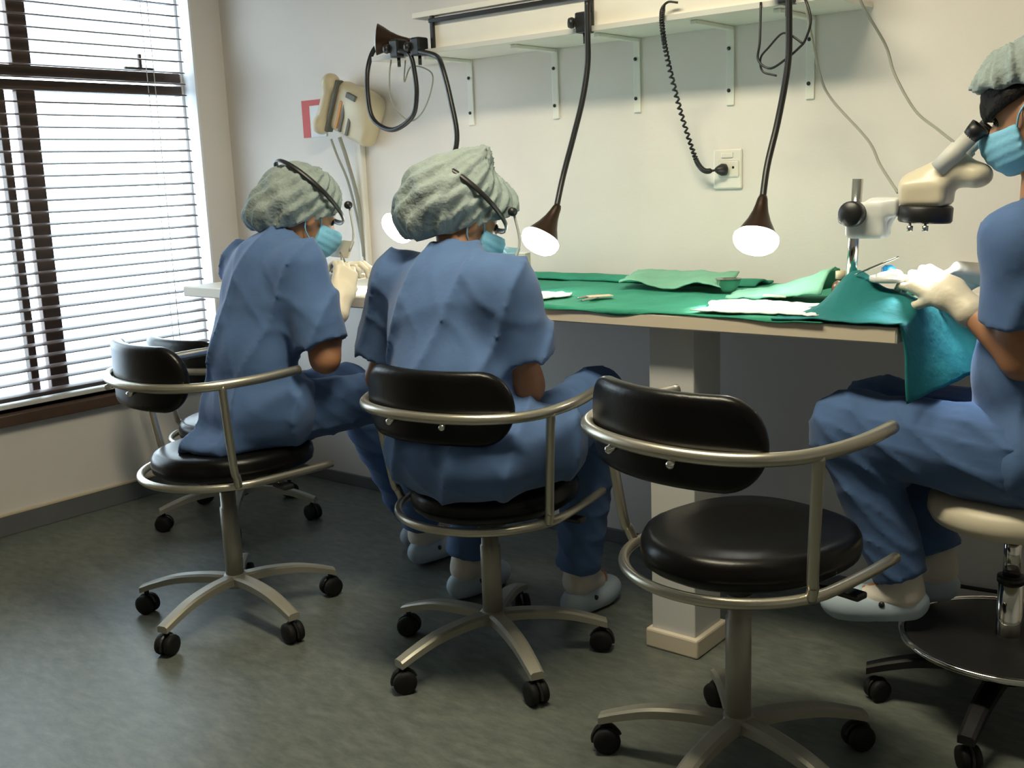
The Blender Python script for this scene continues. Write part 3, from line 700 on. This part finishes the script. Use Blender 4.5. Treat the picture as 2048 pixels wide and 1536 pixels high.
for dx in (-.018, .016): obj('thumb_screw', lathe_me([(0, -.018), (.007, -.017), (.007, -.006), (.003, -.005), (.003, .004)], 10, None, ml(-.806+dx, 2.46, 1.160)), 'steel', ob)
for k, yy in ((0, 2.483), (1, 2.547)):
    tb = obj('eyepiece_tube', lathe_me([(0, -.01), (.021, -.01), (.021, .05), (.0175, .052), (.0175, .085), (0, .085)], 22, (.55, 0, .58), ml(-.765, yy, 1.285)), 'lightgrey', ms)
    obj('eyecup', lathe_me([(0, .08), (.017, .08), (.020, .095), (.022, .112), (.016, .112), (.012, .1), (0, .1)], 20, (.55, 0, .58), ml(-.765, yy, 1.285)), 'black', tb)
ml_l = light('microscope_ring_light_lamp', 'SPOT', ml(-.808, 2.51, 1.150), 13, (0.85, 0.95, 1.0), None, None, spot_size=math.radians(95), spot_blend=.5, shadow_soft_size=.03)
ml_l.parent = ms

# ------------------------------------------------------------------ people
def N(v): v = np.array(v, float); return v/np.linalg.norm(v)
def folds(P, amp, comps):
    w = .03*np.sin(P[:, [1, 2, 0]]*8+1.0)+.010*np.sin(P[:, [2, 0, 1]]*19)
    Q = P+w; d = 0
    for (dx, dy, dz, fr, ph, a) in comps:
        s = np.sin(fr*(Q[:, 0]*dx+Q[:, 1]*dy+Q[:, 2]*dz)+ph); d = d+a*(1-np.abs(s))**2.6
    return amp*d
def hand_sdf(Wr, d, n, thumb_side, fore, curl=(.55, .75, .6), spread=.019, thumb=(.75, .45, .55), sc=1.0):
    """wrist, finger direction, palm normal (towards which the fingers curl), +1/-1 side of the thumb"""
    d = N(d); n = np.array(n, float); n = N(n-np.dot(n, d)*d); s = np.cross(d, n)*thumb_side; Wr = np.array(Wr, float)
    fore = N(fore); pr = [cone(Wr-fore*.055, Wr, .0355*sc, .031*sc), cone(Wr, Wr+d*.02, .031*sc, .027*sc)]
    A = np.array([s, d, n], np.float32)
    pr.append(rbox(Wr+d*.05*sc, (.040*sc, .052*sc, .0165*sc), .015*sc, A))
    palm = union(pr, .02)
    F = []
    for i, (off, L, k) in enumerate(((1.5, .96, 0), (.5, 1.06, .05), (-.5, 1.0, .12), (-1.5, .80, .2))):
        p = Wr+d*(.094-.004*abs(off))*sc+s*off*spread*sc; ang = 0.0
        dirs = N(d+s*off*.06)
        for j, (l, r) in enumerate(((.044, .0098), (.027, .0090), (.022, .0082))):
            ang += curl[j]+k*.6
            v = dirs*math.cos(ang)+n*math.sin(ang); q_ = p+v*l*L*sc
            F.append(cone(p, q_, r*sc, (r-.0008)*sc)); p = q_
    p = Wr+d*.028*sc+s*.030*sc; v = N(d*thumb[0]+s*thumb[1]+n*thumb[2])
    q_ = p+v*.048*sc; F.append(cone(p, q_, .0135*sc, .0105*sc))
    v2 = N(v+n*.25-s*.45+d*.25); t_ = q_+v2*.034*sc; F.append(cone(q_, t_, .0105*sc, .0088*sc))
    fu = union(F, .003)
    f = lambda P: smin(palm(P), fu(P), .008)
    c = Wr+d*.07
    return f, c
def clog(name, heel, toe, m, par, org, roll=0):
    heel = np.array(heel, float); toe = np.array(toe, float); d = toe-heel; L = np.linalg.norm(d); A = frame(d)
    r, f_, u = A.astype(float)
    c = heel+d*.5
    body = union([ell(heel+f_*.06+u*.045, (.042, .065, .045), A), ell(heel+f_*(L-.085)+u*.040, (.051, .088, .045), A), ell(heel+f_*(L*.5)+u*.030, (.040, .10, .032), A)], .03)
    opening = ell(heel+f_*.075+u*.095, (.032, .055, .05), A)
    fl = lambda P: np.maximum(np.maximum(body(P), -opening(P)), -((P-heel.astype(np.float32))@u.astype(np.float32)-.004))
    o = obj(name, surf(fl, c-.2, c+.2, .006, name, org), m, par)
    for s in (1, -1):
        p = heel+f_*.095+u*.052+r*s*.0445
        obj('strap_rivet', lathe_me([(0, .004), (.007, .003), (.0075, -.006)], 10, r*s, p-np.array(org)), 'black', o)
    return o
def person(label, org, J, seat_top, cap_kind):
    org = np.array(org, float)
    hc = np.array(J['head']); A = frame(J['hfwd'], J.get('hup', (0, 0, 1))); hr, hf, hu = A.astype(float)
    T = np.array(J['neck']); fat = J.get('fat', 1.0)
    af = frame(J['face'])          # trunk frame: right, forward, up
    tr_, tf, tu = af.astype(float)
    skull = [ell(hc+hu*.02-hf*.012, (.074, .094, .098), A), ell(hc+hf*.022-hu*.05, (.058, .068, .068), A), ell(hc+hf*.088-hu*.022, (.013, .017, .022), A),
             ell(hc+hf*.075-hu*.082, (.026, .02, .016), A)]
    for s in (1, -1): skull.append(ell(hc+hr*s*.076-hf*.012-hu*.018, (.010, .018, .031), A))
    skull.append(cone(hc-hu*.05-hf*.02, T, .052, .056))
    pel = np.array(J['pelvis']); ch = np.array(J['chest']); wa = (pel+ch)/2+tf*J.get('slump', -.02)
    up = N(ch-pel); ta = frame(np.cross(up, tr_), up)
    trunk = lambda k: [ell(pel, (.165*fat+k, .125*fat+k, .12+k), af), ell(wa, (.142*fat+k, .105*fat+k, .14+k), ta), ell(ch, (.165*fat+k, .112*fat+k, .17+k), ta),
                       cone(np.array(J['ls'])-tr_*0, J['rs'], .062*fat+k, .062*fat+k), cone(ch+up*.10, T+tu*.0, .075+k, .060+k)]
    L = {}
    limbs = []
    for s in 'lr':
        sh, el, wr = (np.array(J[s+x], float) for x in ('s', 'e', 'w'))
        hp, kn_, an = (np.array(J[s+x], float) for x in ('h', 'k', 'a'))
        limbs += [cone(sh, el, .048*fat, .041*fat), cone(el, wr, .042*fat, .020), cone(wr, wr+N(np.array(J[s+'d']))*.05, .018, .010)]
        limbs += [cone(hp, kn_, .080, .055), cone(kn_, an, .052, .034), cone(an, an+N(np.array(J[s+'f']))*.10-np.array([0, 0, .03]), .034, .030), ell(kn_*.62+an*.38-N(np.array(J[s+'f']))*.02, (.038, .038, .08))]
    body = union(skull+trunk(-.02)+limbs, .02)
    pts = np.array([J[k] for k in ('head', 'pelvis', 'le', 're', 'lw', 'rw', 'lk', 'rk', 'la', 'ra', 'ls', 'rs')])
    lo = pts.min(0)-.21; hi = pts.max(0)+.21; lo[2] = max(lo[2], 0.0)
    root = obj('person', surf(body, lo, hi, .009, 'body', org), 'skin', None, tuple(org)); tag(root, label, 'person')
    # eyes and brows
    for s in (1, -1):
        p = hc+hr*s*.032+hf*.071+hu*.004-org
        obj('eye', lathe_me([(0, -.006), (.008, -.005), (.0105, 0), (.008, .005), (0, .007)], 12, hf, p), 'eye', root)
    # top
    fc = J['folds']
    sl = []; cuts = []
    for s in 'lr':
        sh, el = np.array(J[s+'s'], float), np.array(J[s+'e'], float); d = N(el-sh); hem = sh+d*np.linalg.norm(el-sh)*J.get('hem', .84)
        sl.append((cone(sh, hem+d*.06, .074*fat, .083*fat), hem.astype(np.float32), d.astype(np.float32), cone(sh+d*.12, el+d*.05, .060*fat, .062*fat)))
    tk = trunk(.012)+[ell(pel-tf*.015-tu*.02, (.185*fat, .155*fat, .115), af)]+[ell(np.array(p), r, af) for p, r in J.get('tunic', [])]
    tb = union(tk, .05); neck_cut = union([cone(hc-hu*.02, T+tf*.01, .066, .068), ell(T+tf*.075+tu*.0, (.045, .05, .08), af)], .01)
    zt = seat_top-.004
    def top(P):
        d = tb(P)
        for (c_, hem, dd, inner) in sl:
            h_ = (P-hem)@dd
            e = np.maximum(c_(P), h_)
            e = np.maximum(e, -np.maximum(inner(P), -(h_+.025)))
            d = smin(d, e, .035)
        d = d-folds(P, J.get('famp', .013), fc)
        d = np.maximum(d, -neck_cut(P))
        d = np.maximum(d, zt-P[:, 2]+.004*np.sin(P[:, 0]*40))
        # the tunic ends over the lap
        return np.maximum(d, np.minimum((P-pel.astype(np.float32))@tf.astype(np.float32)-.17, .07-P[:, 2]+pel[2]))
    pts2 = np.array([J[k] for k in ('pelvis', 'ls', 'rs', 'le', 're', 'neck')]+[p for p, r in J.get('tunic', [])]); 
    obj('scrub_top', surf(top, pts2.min(0)-.24, pts2.max(0)+.2, .0085, 'top', org), 'scrub', root)
    # trousers
    tl = [ell(pel-np.array([0, 0, .01]), (.17*fat, .13, .10), af)]; ends = []
    for s in 'lr':
        hp, kn_, an = (np.array(J[s+x], float) for x in ('h', 'k', 'a')); rt = J.get('thigh', .092)
        dn = N(an-kn_); tl += [cone(hp, kn_, rt, rt*.80), cone(kn_, an-dn*.03, rt*.78, .062)]
        ends.append(((an-dn*J.get('cuff', .035)).astype(np.float32), dn.astype(np.float32)))
    tu_ = union(tl, .035)
    def trs(P):
        d = tu_(P)-folds(P, .009, J['folds2'])
        for (e, dn) in ends:
            near = np.linalg.norm(P-e, axis=1)-.16
            d = np.maximum(d, np.where(near < 0, (P-e)@dn, -1))
        return d
    pts3 = np.array([J[k] for k in ('pelvis', 'lk', 'rk', 'la', 'ra', 'lh', 'rh')]); lo3 = pts3.min(0)-.19; lo3[2] = max(.0, lo3[2]+.08)
    obj('scrub_trousers', surf(trs, lo3, pts3.max(0)+.19, .0085, 'trousers', org), 'scrub2', root)
    # shoes and socks
    for s in 'lr':
        an = np.array(J[s+'a'], float); f_ = N(np.array(J[s+'f'])); heel = J[s+'heel']; toe = np.array(heel)+f_*.255
        clog('clog', heel, toe, 'clog', root, org)
        obj('sock', surf(union([cone(an+np.array([0, 0, .02]), an-np.array([0, 0, .01]), .040, .041), cone(an-np.array([0, 0, .01]), an+f_*.08-np.array([0, 0, .03]), .041, .036)], .02), an-.1, an+.14, .007, 'sock', org), 'sock', root)
    # gloves
    for s in 'lr':
        wr = np.array(J[s+'w']); gf, c = hand_sdf(wr, J[s+'d'], J[s+'n'], J[s+'t'], wr-np.array(J[s+'e']), **J.get(s+'hand', {}))
        obj('glove', surf(gf, np.minimum(c, wr)-.14, np.maximum(c, wr)+.14, .0042, 'glove', org), 'glove', root)
    # cap
    cp = [ell(hc+hu*.035-hf*.022, (.094, .112, .100), A)]+[ell(hc+hr*a+hf*b+hu*c_, r, A) for (a, b, c_), r in J['cap']]
    cu = union(cp, .04); pn = N(hu*J.get('capup', .80)-hf*J.get('capfw', .62)).astype(np.float32); pc = (hc-hu*.012-hf*.03+hu*J.get('capoff', -.030)).astype(np.float32)
    def capf(P):
        q_ = P-hc.astype(np.float32); a = np.arctan2(q_@hr.astype(np.float32), q_@hf.astype(np.float32)); v = q_@hu.astype(np.float32)
        wr_ = .0045*np.sin(a*17+9*np.sin(v*11))*np.clip(1.2-v*4, 0.2, 1)+.003*np.sin(a*31+v*60)+.004*np.sin(P[:, 0]*55+P[:, 2]*38)*np.sin(P[:, 1]*47)
        h_ = (P-pc)@pn
        return np.maximum(cu(P)+wr_, -h_-.004*np.sin(a*9))
    cb = np.array([hc]+[hc+hr*a+hf*b+hu*c_ for (a, b, c_), r in J['cap']])
    obj('surgical_cap', surf(capf, cb.min(0)-.16, cb.max(0)+.17, .006, 'cap', org), 'cap', root)
    # mask with ear loops
    fs = union([ell(hc+hf*.03-hu*.055, (.066, .078, .068), A), ell(hc+hf*.088-hu*.03, (.018, .022, .026), A)], .04)
    def mk(P):
        q_ = P-hc.astype(np.float32); u_ = q_@hu.astype(np.float32); f_ = q_@hf.astype(np.float32)
        d = fs(P)-.011+.0012*np.sin(u_*300)
        return np.maximum(np.maximum(d, u_+.018-.12*np.maximum(f_-.06, 0)), np.maximum(-.115-u_, .028-f_))
    mo_ = obj('face_mask', surf(mk, hc-.17, hc+.17, .0055, 'mask', org), 'mask', root)
    for s in (1, -1):
        obj('ear_loop', tube_me([tuple(hc+hr*s*.062+hf*.035-hu*.035-org), tuple(hc+hr*s*.080+hf*.01-hu*.0-org), tuple(hc+hr*s*.083-hf*.025+hu*.012-org), tuple(hc+hr*s*.078-hf*.02-hu*.05-org), tuple(hc+hr*s*.060+hf*.03-hu*.085-org)], .0022, 5, 6), 'mask', mo_)
    if J.get('hair'):
        hh = union([ell(hc+hu*.028-hf*.008, (.084, .104, .092), A)], .02)
        obj('hair', surf(lambda P: np.maximum(np.maximum(hh(P)+.004*np.sin(P[:, 1]*160+P[:, 2]*90)-.003, ((P-hc.astype(np.float32))@N(hu*-.75-hf*.12).astype(np.float32)-J['hair'])), -.14+0*P[:, 0]), hc-.17, hc+.17, .006, 'hair', org), 'hair', root)
    if J.get('lens'):
        band = [tuple(hc+hr*.112*math.sin(a)+hf*(.126*math.cos(a)-.018)+hu*(J['lens'][0]+.012-.045*math.cos(a))-org) for a in np.linspace(0, 2*math.pi, 25)[:-1]]
        hb = obj('magnifier_headband', tube_me(band, .008, 2, 8, True, rx=[.0035]*48, up0=tuple(hu)), 'black', root)
        for s in (1, -1):
            obj('pivot_knob', lathe_me([(0, .014), (.011, .012), (.012, 0), (.008, -.004)], 14, hr*s, hc+hr*s*.088+hf*.075+hu*(J['lens'][0]+.012)-org), 'black', hb)
            obj('side_arm', tube_me([tuple(hc+hr*s*.092+hf*.08+hu*(J['lens'][0]+.01)-org), tuple(hc+hr*s*.092+hf*.125-hu*.01-org), tuple(hc+hr*s*.085+hf*.135-hu*.06-org)], .0035, 4, 8), 'visor' if False else 'lightgrey', hb)
        p = hc+hf*.137-hu*.055-org; Am = Matrix([[float(x) for x in row] for row in A.T])
        lm = rbox_me((.088, .0022, .028)); lo_ = obj('lens_plate', lm, J['lens'][1], hb); lo_.matrix_basis = Matrix.Translation(Vector(p)) @ Am.to_4x4()
    return root
def rbox_me(hs): return box_me(-hs[0], hs[0], -hs[1], hs[1], -hs[2], hs[2], .002)

F1 = [(.80, .50, -.33, 24, 0, 1.2), (.70, -.3, .62, 33, 1.3, .30), (-.3, .3, .90, 17, .5, .22)]
F2 = [(.55, -.2, .81, 38, .7, .8), (.15, .7, .7, 55, .1, .6)]
# person by the window
J1 = dict(face=(.17, .985, 0), pelvis=(-2.575, 1.975, .655), chest=(-2.58, 2.02, .955), slump=-.04, ls=(-2.705, 2.075, 1.05), rs=(-2.425, 2.025, 1.06), neck=(-2.56, 2.085, 1.115),
    head=(-2.54, 2.17, 1.208), hfwd=(.30, .84, -.45), fat=1.0,
    re=(-2.345, 2.03, .80), rw=(-2.385, 2.145, .965), rd=(-.30, .55, .78), rn=(-.85, .1, -.35), rt=-1,
    le=(-2.70, 2.26, .82), lw=(-2.63, 2.32, .975), ld=(.62, .30, .60), ln=(.3, .1, -.9), lt=1,
    rh=(-2.50, 2.0, .63), rk=(-2.385, 2.385, .63), ra=(-2.46, 2.50, .115), rf=(.05, 1, 0), rheel=(-2.46, 2.445, .004),
    lh=(-2.66, 2.0, .63), lk=(-2.67, 2.40, .62), la=(-2.60, 2.62, .10), lf=(0.1, 1, 0), lheel=(-2.61, 2.56, .0),
    cap=[((-.0, -.070, .005), (.098, .10, .10)), ((0, -.045, .065), (.085, .085, .06)), ((-.01, -.125, -.055), (.070, .055, .055))],
    lens=(.052, 'cardb'), folds=F1, folds2=F2, tunic=[((-2.62, 1.85, .555), (.13, .12, .032))])
person('person in blue scrubs and grey cap by the window, wearing a black headband lens', (-2.65, 1.85, 0), J1, .545, 'a')
# person in the middle
J2 = dict(face=(.12, .99, 0), pelvis=(-1.80, 2.045, .63), chest=(-1.885, 2.085, .915), slump=-.045, ls=(-2.11, 2.135, 1.01), rs=(-1.715, 2.08, 1.01), neck=(-1.905, 2.135, 1.075),
    head=(-1.925, 2.205, 1.190), hfwd=(.38, .82, -.43), fat=1.24,
    re=(-1.685, 2.12, .765), rw=(-1.835, 2.315, .935), rd=(-.50, .50, .55), rn=(-.7, .2, -.6), rt=-1,
    le=(-2.235, 2.155, .735), lw=(-2.14, 2.33, .935), ld=(.55, .50, .38), ln=(.3, .1, -.9), lt=1,
    rh=(-1.67, 2.10, .60), rk=(-1.685, 2.44, .67), ra=(-1.765, 2.445, .115), rf=(.05, 1, 0), rheel=(-1.77, 2.385, .0),
    lh=(-1.93, 2.10, .60), lk=(-2.05, 2.45, .63), la=(-2.14, 2.36, .105), lf=(.1, 1, 0), lheel=(-2.15, 2.30, .0),
    cap=[((-.015, -.085, .015), (.115, .115, .115)), ((.0, -.05, .10), (.075, .075, .07)), ((.01, -.03, .165), (.026, .026, .035)), ((-.01, .05, .06), (.092, .08, .065)), ((-.03, -.125, -.05), (.080, .06, .06))],
    lens=(.04, 'visor'), folds=F1, folds2=F2, thigh=.105, tunic=[((-1.78, 1.94, .60), (.23, .12, .10)), ((-1.62, 2.10, .62), (.10, .16, .10))], hem=.70)
person('broad person in blue scrubs and grey cap sitting in the middle, back turned', (-1.793, 2.085, 0), J2, .51, 'b')
# person at the microscope
J3 = dict(face=(-1, .06, 0), pelvis=(-.545, 2.52, .67), chest=(-.525, 2.52, 1.0), slump=.03, ls=(-.555, 2.345, 1.125), rs=(-.535, 2.70, 1.125), neck=(-.555, 2.525, 1.19),
    head=(-.592, 2.53, 1.395), hfwd=(-.93, .0, -.36), fat=1.05,
    le=(-.552, 2.372, .885), lw=(-.715, 2.425, 1.005), ld=(-.80, .28, .33), ln=(.1, .55, -.6), lt=1, lhand=dict(curl=(.45, .6, .5)),
    re=(-.53, 2.72, .87), rw=(-.68, 2.64, 1.03), rd=(-.90, -.35, .10), rn=(-.2, -.5, -.8), rt=-1,
    lh=(-.57, 2.43, .655), lk=(-.935, 2.425, .675), la=(-.80, 2.44, .30), lf=(-.96, -.10, -.16), lheel=(-.742, 2.45, .228),
    rh=(-.57, 2.61, .655), rk=(-.955, 2.66, .665), ra=(-.775, 2.61, .31), rf=(-.97, .05, -.16), rheel=(-.72, 2.61, .222),
    cap=[((0, -.07, .06), (.105, .10, .085)), ((0, -.0, .085), (.095, .10, .06))], capoff=.055, capup=.93, capfw=.30, hair=-.028, folds=F1, folds2=F2, thigh=.11, cuff=.03, hem=.66, famp=.007)
person('person in blue scrubs at the microscope, pale blue mask and cap over black hair', (-.585, 2.52, 0), J3, .553, 'c')
forceps('tweezers', 'steel tweezers held by the person by the window', (-2.46, 2.22, 1.09), (-.3, .5, -.75), .11, (1, 0, 0))
forceps('tweezers', 'steel tweezers held by the person at the microscope', (-.845, 2.455, 1.085), (-.28, .0, -.12), .0+.11, (0, 0, 1))
